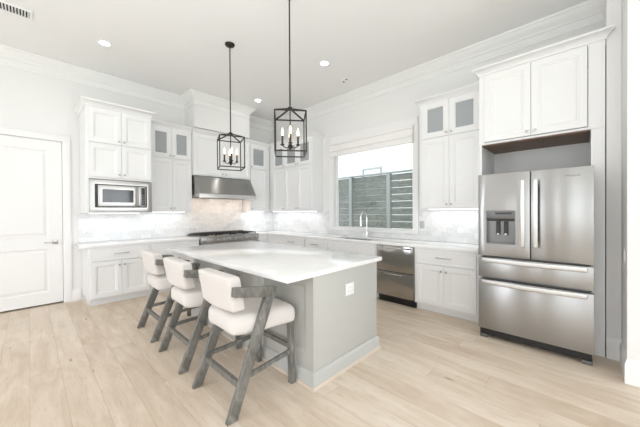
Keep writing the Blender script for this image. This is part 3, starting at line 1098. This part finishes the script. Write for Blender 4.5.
for g in range(4):
    x0 = GX0 + 0.03 + g * 0.302
    x1 = x0 + 0.294
    gr = MB()
    for y in (-0.60, -0.47, -0.335, -0.20, -0.07):
        gr.box(x0, x1, y - 0.006, y + 0.006, 0.945, 0.962, 0.002)
    for x in (x0 + 0.006, (x0 + x1) / 2, x1 - 0.006):
        gr.box(x - 0.006, x + 0.006, -0.606, -0.064, 0.943, 0.960, 0.002)
    for x in (x0 + 0.006, x1 - 0.006):
        for y in (-0.60, -0.07):
            gr.box(x - 0.007, x + 0.007, y - 0.007, y + 0.007, 0.925, 0.945)
    gr.build('grate', M['iron'], rg, smooth=0)
    for y in (-0.47, -0.20):
        MB().lathe([(0.055, 0.925), (0.055, 0.932), (0.038, 0.934), (0.038, 0.942), (0.01, 0.944)], WORLD, 18, (x0 + x1) / 2, y).build('burner', M['iron'], rg)

# ------------------------------------------------------------------ refrigerator
FX = -0.941
F = FB(FX)
fr_ = thing('refrigerator', 'stainless steel french door refrigerator with two bottom drawers', 'refrigerator', (-0.5, -5.45, 0))
FA0, FA1, FM = 4.993, 5.903, 5.455
MB().box(-0.868, -0.10, -5.872, -5.018, 0.055, 1.765, 0.003).build('body', M['grey'], fr_, smooth=0)
# left door with a cut-out for the dispenser
dl = MB().slab([FA0, 5.068, 5.330, FM - 0.003], [0.897, 1.032, 1.382, 1.777], [(1, 1)], -0.068, 0, F, 0.005).build('door', M['steel'], fr_)
dp = MB()
dp.box(5.0685, 5.3295, 1.0325, 1.3815, -0.067, -0.062, F=F)
dp.box(5.0685, 5.074, 1.0325, 1.3815, -0.062, -0.001, F=F).box(5.324, 5.3295, 1.0325, 1.3815, -0.062, -0.001, F=F)
dp.box(5.074, 5.324, 1.0325, 1.040, -0.062, 0.002, F=F).box(5.074, 5.324, 1.376, 1.3815, -0.062, -0.001, F=F)
dp.build('dispenser', M['dispenser'], dl, smooth=0)
MB().prism([(-0.062, 1.376), (-0.003, 1.376), (-0.010, 1.30), (-0.040, 1.275), (-0.062, 1.275)], -5.323, -5.075, Fr((FX, 0, 0), (-1, 0, 0), (0, 0, 1), (0, 1, 0)), 0.002).build('dispenser_hood', M['grey'], dl)
MB().box(5.155, 5.30, 1.345, 1.365, -0.006, -0.0005, F=F).build('dispenser_display', M['dark'], dl)
for a in (5.155, 5.225):
    MB().prism([(-0.058, 1.27), (-0.046, 1.27), (-0.030, 1.135), (-0.046, 1.13)], -a - 0.036, -a, Fr((FX, 0, 0), (-1, 0, 0), (0, 0, 1), (0, 1, 0)), 0.002).build('dispenser_paddle', M['dark'], dl)
    MB().box(a + 0.008, a + 0.028, 1.128, 1.145, -0.044, -0.026, 0.003, F).build('paddle_tip', M['bright'], dl)
dr_ = MB().box(FM + 0.003, FA1, 0.897, 1.777, -0.068, 0, 0.005, F).build('door', M['steel'], fr_)


def vhandle(parent, a0, a1, z0, z1):
    mb = MB().box(a0, a1, z0, z1, 0.034, 0.052, 0.0085, F, 4)
    for z in (z0 + 0.03, z1 - 0.03):
        mb.box(a0 + 0.007, a1 - 0.007, z - 0.012, z + 0.012, -0.002, 0.036, 0.002, F)
    mb.build('handle', M['bright'], parent)


vhandle(dl, 5.376, 5.414, 1.02, 1.69)
vhandle(dr_, 5.478, 5.516, 1.02, 1.69)
for (z0, z1, hz) in ((0.667, 0.880, 0.838), (0.102, 0.640, 0.602)):
    d = MB().box(FA0, FA1, z0, z1, -0.068, 0, 0.005, F).build('drawer', M['steely'], fr_)
    mb = MB()
    n = 12
    top, bot = [], []
    for i in range(n + 1):
        t = i / n
        a = 5.035 + t * 0.828
        bow = 0.030 + 0.030 * math.sin(math.pi * t)
        top.append((a, bow + 0.018))
        bot.append((a, bow))
    mb.prism(top + bot[::-1], hz - 0.004, hz + 0.042, Fr((FX, 0, 0), (0, -1, 0), (-1, 0, 0), (0, 0, 1)), 0.0088, 4)
    for a in (5.050, 5.848):
        mb.box(a - 0.012, a + 0.012, hz + 0.008, hz + 0.032, -0.002, 0.040, 0.002, F)
    mb.build('handle', M['bright'], d)
MB().box(-0.918, -0.872, -5.890, -5.005, 0.034, 0.098).build('kick_grille', M['dark'], fr_, smooth=0)
for y in (-5.040, -5.858):
    MB().box(-0.928, -0.84, y - 0.038, y + 0.038, 0.0, 0.032, 0.004).build('foot', M['grey'], fr_)
tx = bpy.data.curves.new('badge', 'FONT')
tx.body = 'Whirlpool'
tx.size = 0.026
tx.extrude = 0.0006
tx.shear = 0.3
tx.materials.append(M['grey'])
_t = bpy.data.objects.new('badge_text', tx)
COL.objects.link(_t)
bpy.context.view_layer.update()
_me = bpy.data.meshes.new_from_object(_t.evaluated_get(bpy.context.evaluated_depsgraph_get()))
bpy.data.objects.remove(_t)
bo = bpy.data.objects.new('badge', _me)
COL.objects.link(bo)
bo.parent = dr_
bo.location = Vector((FX - 0.0008, -5.705, 1.695)) - ROOT_LOC[dr_.name]
bo.rotation_euler = (R(90), 0, R(-90))

# ------------------------------------------------------------------ island
IX0, IX1, IY0, IY1 = -2.838, -1.928, -4.310, -2.02
isl = thing('kitchen_island', 'greige painted kitchen island with panelled sides', 'island', ((IX0 + IX1) / 2, (IY0 + IY1) / 2, 0))
MB().box(IX0 + 0.02, IX1 - 0.02, IY0 + 0.02, IY1 - 0.02, 0, 0.873).build('body', M['island'], isl, smooth=0)
MB().box(IX0 + 0.018, IX1, IY0, IY0 + 0.0195, 0.0, 0.873, 0.001).build('end_panel', M['island'], isl)
MB().box(IX0 + 0.018, IX1, IY1 - 0.0195, IY1, 0.0, 0.873, 0.001).build('end_panel', M['island'], isl)
# long sides: framed panels
for (xf, nx) in ((IX0, -1), (IX1, 1)):
    Fl = Fr((xf, 0, 0), (0, 1, 0), (0, 0, 1), (nx, 0, 0))
    ys = [IY0 + 0.001, IY0 + 0.085]
    n = 3
    span = (IY1 - IY0 - 0.17 - (n - 1) * 0.12) / n
    for i in range(n):
        ys.append(ys[-1] + span)
        ys.append(ys[-1] + (0.12 if i < n - 1 else 0.084))
    mb = MB().slab(ys, [0.0, 0.24, 0.80, 0.873], [(i, 1) for i in range(1, len(ys) - 1, 2)], -0.0195, -0.0005, Fl)
    for i in range(1, len(ys) - 1, 2):
        mb.loops(ys[i], ys[i + 1], 0.24, 0.80, [(0, -0.0006), (0.012, -0.004), (0.03, -0.013), (0.034, -0.013)], Fl)
    mb.build('side_panel', M['island'], isl, smooth=20)
ib = [(0.0005, 0.0), (0.018, 0.0), (0.018, 0.095), (0.014, 0.105), (0.010, 0.110), (0.007, 0.125), (0.0005, 0.128)]
mb = MB().sweep(ib, [(IX0, IY1), (IX0, IY0), (IX1, IY0), (IX1, IY1), (IX0 + 0.001, IY1)])
mb.build('base_moulding', M['island_base'], isl)
sh = [(0.0185, 0.0), (0.032, 0.0), (0.031, 0.008), (0.026, 0.015), (0.0185, 0.019)]
MB().sweep(sh, [(IX0, IY1), (IX0, IY0), (IX1, IY0), (IX1, IY1), (IX0 + 0.001, IY1)]).build('shoe_moulding', M['shoe'], isl)
ct = MB().box(-3.108, -1.835, -4.322, -1.845, 0.8745, 0.914, 0.006).build('countertop', M['quartz'])
tag(ct, 'large white quartz countertop on the island', 'countertop', 'white quartz countertops')


def plate(name, label, F, a, b, w=0.115, h=0.115, gangs=2, kind='outlet', mat='plate'):
    r = thing(name, label, 'outlet' if kind == 'outlet' else 'switch', F(a, b, 0), 'wall plates')
    MB().box(a - w / 2, a + w / 2, b - h / 2, b + h / 2, 0.0005, 0.006, 0.002, F).build('cover_plate', M[mat], r)
    for g in range(gangs):
        ga = a + (g - (gangs - 1) / 2) * 0.046
        s = MB().box(ga - 0.0165, ga + 0.0165, b - 0.034, b + 0.034, 0.006, 0.0085, 0.001, F).build('receptacle' if kind == 'outlet' else 'rocker', M[mat], r)
        if kind == 'outlet':
            MB().box(ga - 0.0072, ga - 0.0055, b + 0.010, b + 0.02, 0.0085, 0.009, F=F).box(ga + 0.0055, ga + 0.0072, b + 0.010, b + 0.02, 0.0085, 0.009, F=F).box(ga - 0.0072, ga - 0.0055, b - 0.02, b - 0.010, 0.0085, 0.009, F=F).box(ga + 0.0055, ga + 0.0072, b - 0.02, b - 0.010, 0.0085, 0.009, F=F).build('slots', M['dispenser'], s, smooth=0)


plate('outlet_plate', 'white outlet plate on the end of the island', FA(IY0), -2.375, 0.688, 0.118, 0.105)
plate('outlet_plate', 'outlet plate on the tiles between window and refrigerator', FB(-0.009), 3.955, 1.165, 0.075, 0.115, 1, mat='greyplate')
plate('outlet_plate', 'outlet plate on the tiles at the left end of the counter', FA(-0.009), -3.74, 1.10, 0.075, 0.115, 1)
plate('light_switch', 'white light switch on the wall corner right of the refrigerator', Fr((0, RY, 0), (1, 0, 0), (0, 0, 1), (0, 1, 0)), -0.88, 1.0, 0.075, 0.115, 1, 'switch')

# ------------------------------------------------------------------ bar stools
def make_stool(label):
    r = thing('bar_stool', label, 'bar stool', (0, 0, 0), 'bar stools at the island')

    def seat_def(x, y, z):
        # plan rounded towards the back, top domed, front edge drooping
        t = max(0.0, (0.02 - x) / 0.29)
        k = math.sqrt(max(0.0, 1 - 0.50 * min(1, t) ** 2.2))
        dome = 0.020 * (1 - (y / 0.27) ** 2) * (1 if z > 0 else 0.3)
        droop = -0.012 * max(0, x / 0.27) ** 2
        tilt = -0.02 * (x / 0.27) * 0.5
        return Vector((x + 0.022, y * k, z + 0.572 + dome + droop + tilt))
    MB().cushion(0.275, 0.262, 0.070, 0.05, seat_def, (14, 14, 6)).build('seat', M['fabric'], r, smooth=80)

    def back_def(x, y, z):
        q = y / 0.25
        return Vector((x - 0.250 + 0.022 * q * q - 0.16 * z, y, z + 0.822 - 0.010 * q * q * (1 if z > 0 else -0.6)))
    MB().cushion(0.050, 0.242, 0.130, 0.022, back_def, (6, 18, 10)).build('backrest', M['fabric'], r, smooth=80)
    for s in (-1, 1):
        y0, y1 = (0.252, 0.290) if s > 0 else (-0.290, -0.252)
        FS = Fr((0, 0, 0), (1, 0, 0), (0, 0, 1), (0, 1, 0))
        MB().prism([(-0.335, 0), (-0.262, 0), (0.052, 0.768), (-0.032, 0.768)], y0, y1, FS, 0.004).build('leg', M['wood'], r)
        MB().prism([(-0.032, 0.7685), (0.052, 0.7685), (0.076, 0.824), (0.066, 0.830), (-0.272, 0.880), (-0.278, 0.818)], y0 - (0.012 if s > 0 else 0), y1 + (0.012 if s < 0 else 0), FS, 0.004).build('armrest', M['wood'], r)
    for s in (-1, 1):
        y = s * 0.226
        MB().bar((0.255, s * 0.236, 0.0), (0.250, y, 0.52), 0.042, 0.042, (0, 1, 0)).build('leg', M['wood'], r)
        MB().bar((-0.21, s * 0.254, 0.235), (0.236, s * 0.231, 0.26), 0.022, 0.030).build('stretcher', M['wood'], r)
    MB().bar((-0.222, -0.256, 0.20), (-0.222, 0.256, 0.20), 0.026, 0.044).build('stretcher', M['wood'], r)
    MB().bar((0.255, -0.210, 0.29), (0.255, 0.210, 0.29), 0.022, 0.034).build('footrest', M['wood'], r)
    return r


s1 = make_stool('cream upholstered bar stool with grey wood arms, nearest the camera')
s1.location = (-3.156, -3.885, 0)
for (x, y, rz, lb) in ((-3.156, -3.055, -0.2, 'cream upholstered bar stool with grey wood arms, middle of the three'),
                       (-3.149, -2.232, -0.2, 'cream upholstered bar stool with grey wood arms, farthest from the camera')):
    s = copy_tree(s1)
    s.location = (x, y, 0)
    s.rotation_euler = (0, 0, R(rz))
    s['label'] = lb


# ------------------------------------------------------------------ pendants
def pendant(label, x, y, rot, zb):
    r = thing('pendant_lantern', label, 'pendant light', (0, 0, 0), 'lantern pendants above the island')
    hw, hh = 0.157, 0.405
    zt = zb + hh
    za = zt + 0.072
    t = 0.0125
    mb = MB()
    C4 = [(-hw, -hw), (hw, -hw), (hw, hw), (-hw, hw)]
    for i in range(4):
        a, b = C4[i], C4[(i + 1) % 4]
        mb.bar((a[0], a[1], zb), (a[0], a[1], zt), t, t, (0, 1, 0))
        for z in (zb, zt):
            mb.bar((a[0], a[1], z), (b[0], b[1], z), t, t)
        mb.bar((a[0], a[1], zt), (0, 0, za), t, t)
    mb.box(-0.022, 0.022, -0.022, 0.022, za - 0.012, za + 0.012, 0.003)
    mb.build('cage', M['bronze'], r)
    MB().tube([(0, 0, za), (0, 0, H - 0.02)], 0.0078, 10).build('rod', M['bronze'], r)
    MB().lathe([(0.065, H - 0.0005), (0.065, H - 0.012), (0.055, H - 0.024), (0.012, H - 0.03), (0.01, H - 0.05)], WORLD, 24).build('canopy', M['bronze'], r)
    st = MB().tube([(0, 0, za), (0, 0, zb + 0.075)], 0.006, 8)
    st.lathe([(0.006, zb + 0.105), (0.022, zb + 0.095), (0.026, zb + 0.08), (0.016, zb + 0.062), (0.01, zb + 0.045), (0.004, zb + 0.04)], WORLD, 14)
    st.build('stem', M['bronze'], r)
    for i in range(4):
        ang = R(90 * i)
        dx, dy = math.cos(ang), math.sin(ang)
        rr = 0.082
        pts = []
        for k in range(7):
            u = k / 6
            pts.append((dx * rr * u, dy * rr * u, zb + 0.075 - 0.018 * math.sin(math.pi * u) + 0.012 * u))
        arm = MB().tube(pts, 0.005, 8)
        arm.lathe([(0.004, zb + 0.083), (0.022, zb + 0.092), (0.024, zb + 0.098), (0.012, zb + 0.100)], WORLD, 14, dx * rr, dy * rr)
        a = arm.build('arm', M['bronze'], r)
        MB().lathe([(0.0105, zb + 0.098), (0.0105, zb + 0.185), (0.008, zb + 0.19)], WORLD, 12, dx * rr, dy * rr).build('candle_sleeve', M['sleeve'], a)
        MB().lathe([(0.006, zb + 0.188), (0.011, zb + 0.203), (0.0125, zb + 0.218), (0.009, zb + 0.243), (0.004, zb + 0.262), (0.0012, zb + 0.275)], WORLD, 12, dx * rr, dy * rr).build('bulb', M['flame'], a)
    r.location = (x, y, 0)
    r.rotation_euler = (0, 0, R(rot))
    return r


pendant('dark bronze lantern pendant over the far end of the island', -2.45, -2.335, 69.0, 1.985)
pendant('dark bronze lantern pendant over the near end of the island', -2.45, -3.59, 51.0, 1.998)

# ------------------------------------------------------------------ ceiling fittings
for (x, y, pw, lb) in ((-3.64, -1.15, 1.0, 'round recessed ceiling light above the door side of the kitchen'),
                   (-1.10, -0.99, 1.0, 'round recessed ceiling light in front of the hood corner'),
                   (-1.19, -2.93, 1.0, 'round recessed ceiling light out from the window')):
    r = thing('recessed_light', lb, 'ceiling light', (x, y, H), 'recessed ceiling lights')
    MB().lathe([(0.082, H - 0.0005), (0.082, H - 0.004), (0.078, H - 0.007), (0.058, H - 0.005), (0.056, H - 0.0008)], WORLD, 28, x, y).build('trim_ring', M['plate'], r)
    MB().lathe([(0.055, H - 0.001), (0.055, H - 0.003), (0.05, H - 0.004)], WORLD, 24, x, y).build('lens', M['canlight'], r)
    area('recessed_lamp', (x, y, H - 0.012), (0, 0, -1), 0.1, 0.1, pw, (1.0, 0.97, 0.93))
r = thing('ceiling_fitting', 'small white ceiling fitting with two dark eyes by the window', 'ceiling fitting', (-0.54, -2.82, H))
MB().lathe([(0.085, H - 0.0005), (0.085, H - 0.005), (0.075, H - 0.010), (0.02, H - 0.012)], WORLD, 28, -0.54, -2.82).build('cover', M['plate'], r)
for dy in (-0.045, 0.045):
    MB().lathe([(0.018, H - 0.010), (0.018, H - 0.016), (0.01, H - 0.018)], WORLD, 16, -0.54 + dy * 0.4, -2.82 + dy).build('sensor_eye', M['grey'], r)
# supply register
r = thing('ceiling_vent', 'white slatted air vent in the ceiling corner, upper left', 'vent', (-4.48, -1.22, H))
vx0, vx1, vy0, vy1 = -4.68, -4.315, -1.30, -1.10
MB().slab([vx0, vx0 + 0.025, vx1 - 0.025, vx1], [vy0, vy0 + 0.025, vy1 - 0.025, vy1], [(1, 1)], H - 0.012, H - 0.0005, WORLD, 0.003).build('frame', M['plate'], r)
MB().box(vx0 + 0.02, vx1 - 0.02, vy0 + 0.02, vy1 - 0.02, H - 0.003, H - 0.0008).build('duct_shade', M['black'], r, smooth=0)  # flat black sheet painted in for the dark inside the duct
n = 13
for i in range(n):
    x = vx0 + 0.035 + i * (vx1 - vx0 - 0.07) / (n - 1)
    MB().bar((x, vy0 + 0.022, H - 0.009), (x, vy1 - 0.022, H - 0.009), 0.004, 0.014, (0.7, 0, 0.7)).build('slat', M['plate'], r, smooth=0)

# ------------------------------------------------------------------ window blind
F = FB(0)
bl = thing('window_blind', 'white fabric shade drawn up at the top of the kitchen window', 'blind', (-0.03, -2.95, 2.5))
MB().box(2.045, 3.83, 2.735, 2.79, 0.0235, 0.075, 0.004, F).build('headrail', M['shade'], bl)
mb = MB()
FS = Fr((0, 0, 0), (-1, 0, 0), (0, 0, 1), (0, -1, 0))
for (z0, z1, c) in ((2.628, 2.736, 0.060), (2.600, 2.640, 0.085), (2.497, 2.612, 0.066)):
    mb.prism([(0.024, z0 + 0.006), (0.024, z1), (c - 0.006, z1), (c, z1 - 0.012), (c + 0.003, z0 + 0.012), (c - 0.004, z0)], 2.05, 3.825, FS, 0.004)
mb.build('folds', M['shade'], bl, smooth=50)
MB().tube([(-0.045, -3.53, 2.50), (-0.047, -3.53, 2.42), (-0.047, -3.52, 2.36)], [0.0025, 0.0025, 0.005], 8).build('pull_wand', M['dispenser'], bl)

# ------------------------------------------------------------------ outside the window
struct(MB().box(0.3, 14, -14, 12, -0.32, -0.30).build('ground_side_yard', M['lawn'], smooth=0), 'grass strip between the kitchen and the fence', 'ground')
struct(MB().box(-30, 14, -30, YR - 0.4, -0.32, -0.30).box(-30, XL - 0.4, YR - 0.4, 12, -0.32, -0.30).build('ground_garden', M['lawn'], smooth=0), 'lawn outside the windows behind the photographer', 'ground')
fn = thing('fence', 'grey green board fence with steel posts outside the window', 'fence', (1.5, -2, -0.3))
FXX = 1.5
posts = [0.85, -0.28, -1.40, -2.51, -3.62, -4.73]
for y in posts:
    MB().box(FXX - 0.05, FXX + 0.05, y - 0.045, y + 0.045, -0.3, 2.27, 0.004).build('post', M['post'], fn)
MB().box(FXX - 0.05, FXX + 0.05, posts[-1], posts[0], 2.272, 2.31, 0.004).build('top_rail', M['post'], fn)
for i in range(len(posts) - 1):
    y1, y0 = posts[i] - 0.047, posts[i + 1] + 0.047
    gap = 0.013 if i >= 3 else 0.004
    mb = MB()
    for j in range(16):
        z = -0.27 + j * 0.158
        mb.box(FXX - 0.012, FXX + 0.012, y0, y1, z, z + 0.158 - gap, 0.003)
    mb.build('board_panel', M['board'], fn, smooth=0)
hs = thing('neighbouring_house', 'white house wall rising behind the fence', 'house', (5, -1, -0.3))
MB().box(4.0, 9.0, -12, 8, -0.3, 6.5).build('wall', M['stucco'], hs, smooth=0)
w = MB().slab([0.02, 0.09, 0.75, 0.82], [2.39, 2.45, 2.86, 2.93], [(1, 1)], 0.001, 0.05, FB(4.0), 0.004).build('window_frame', M['post'], hs)
MB().box(0.09, 0.75, 2.45, 2.86, 0.002, 0.02, F=FB(4.0)).build('pane', M['housewin'], w, smooth=0)
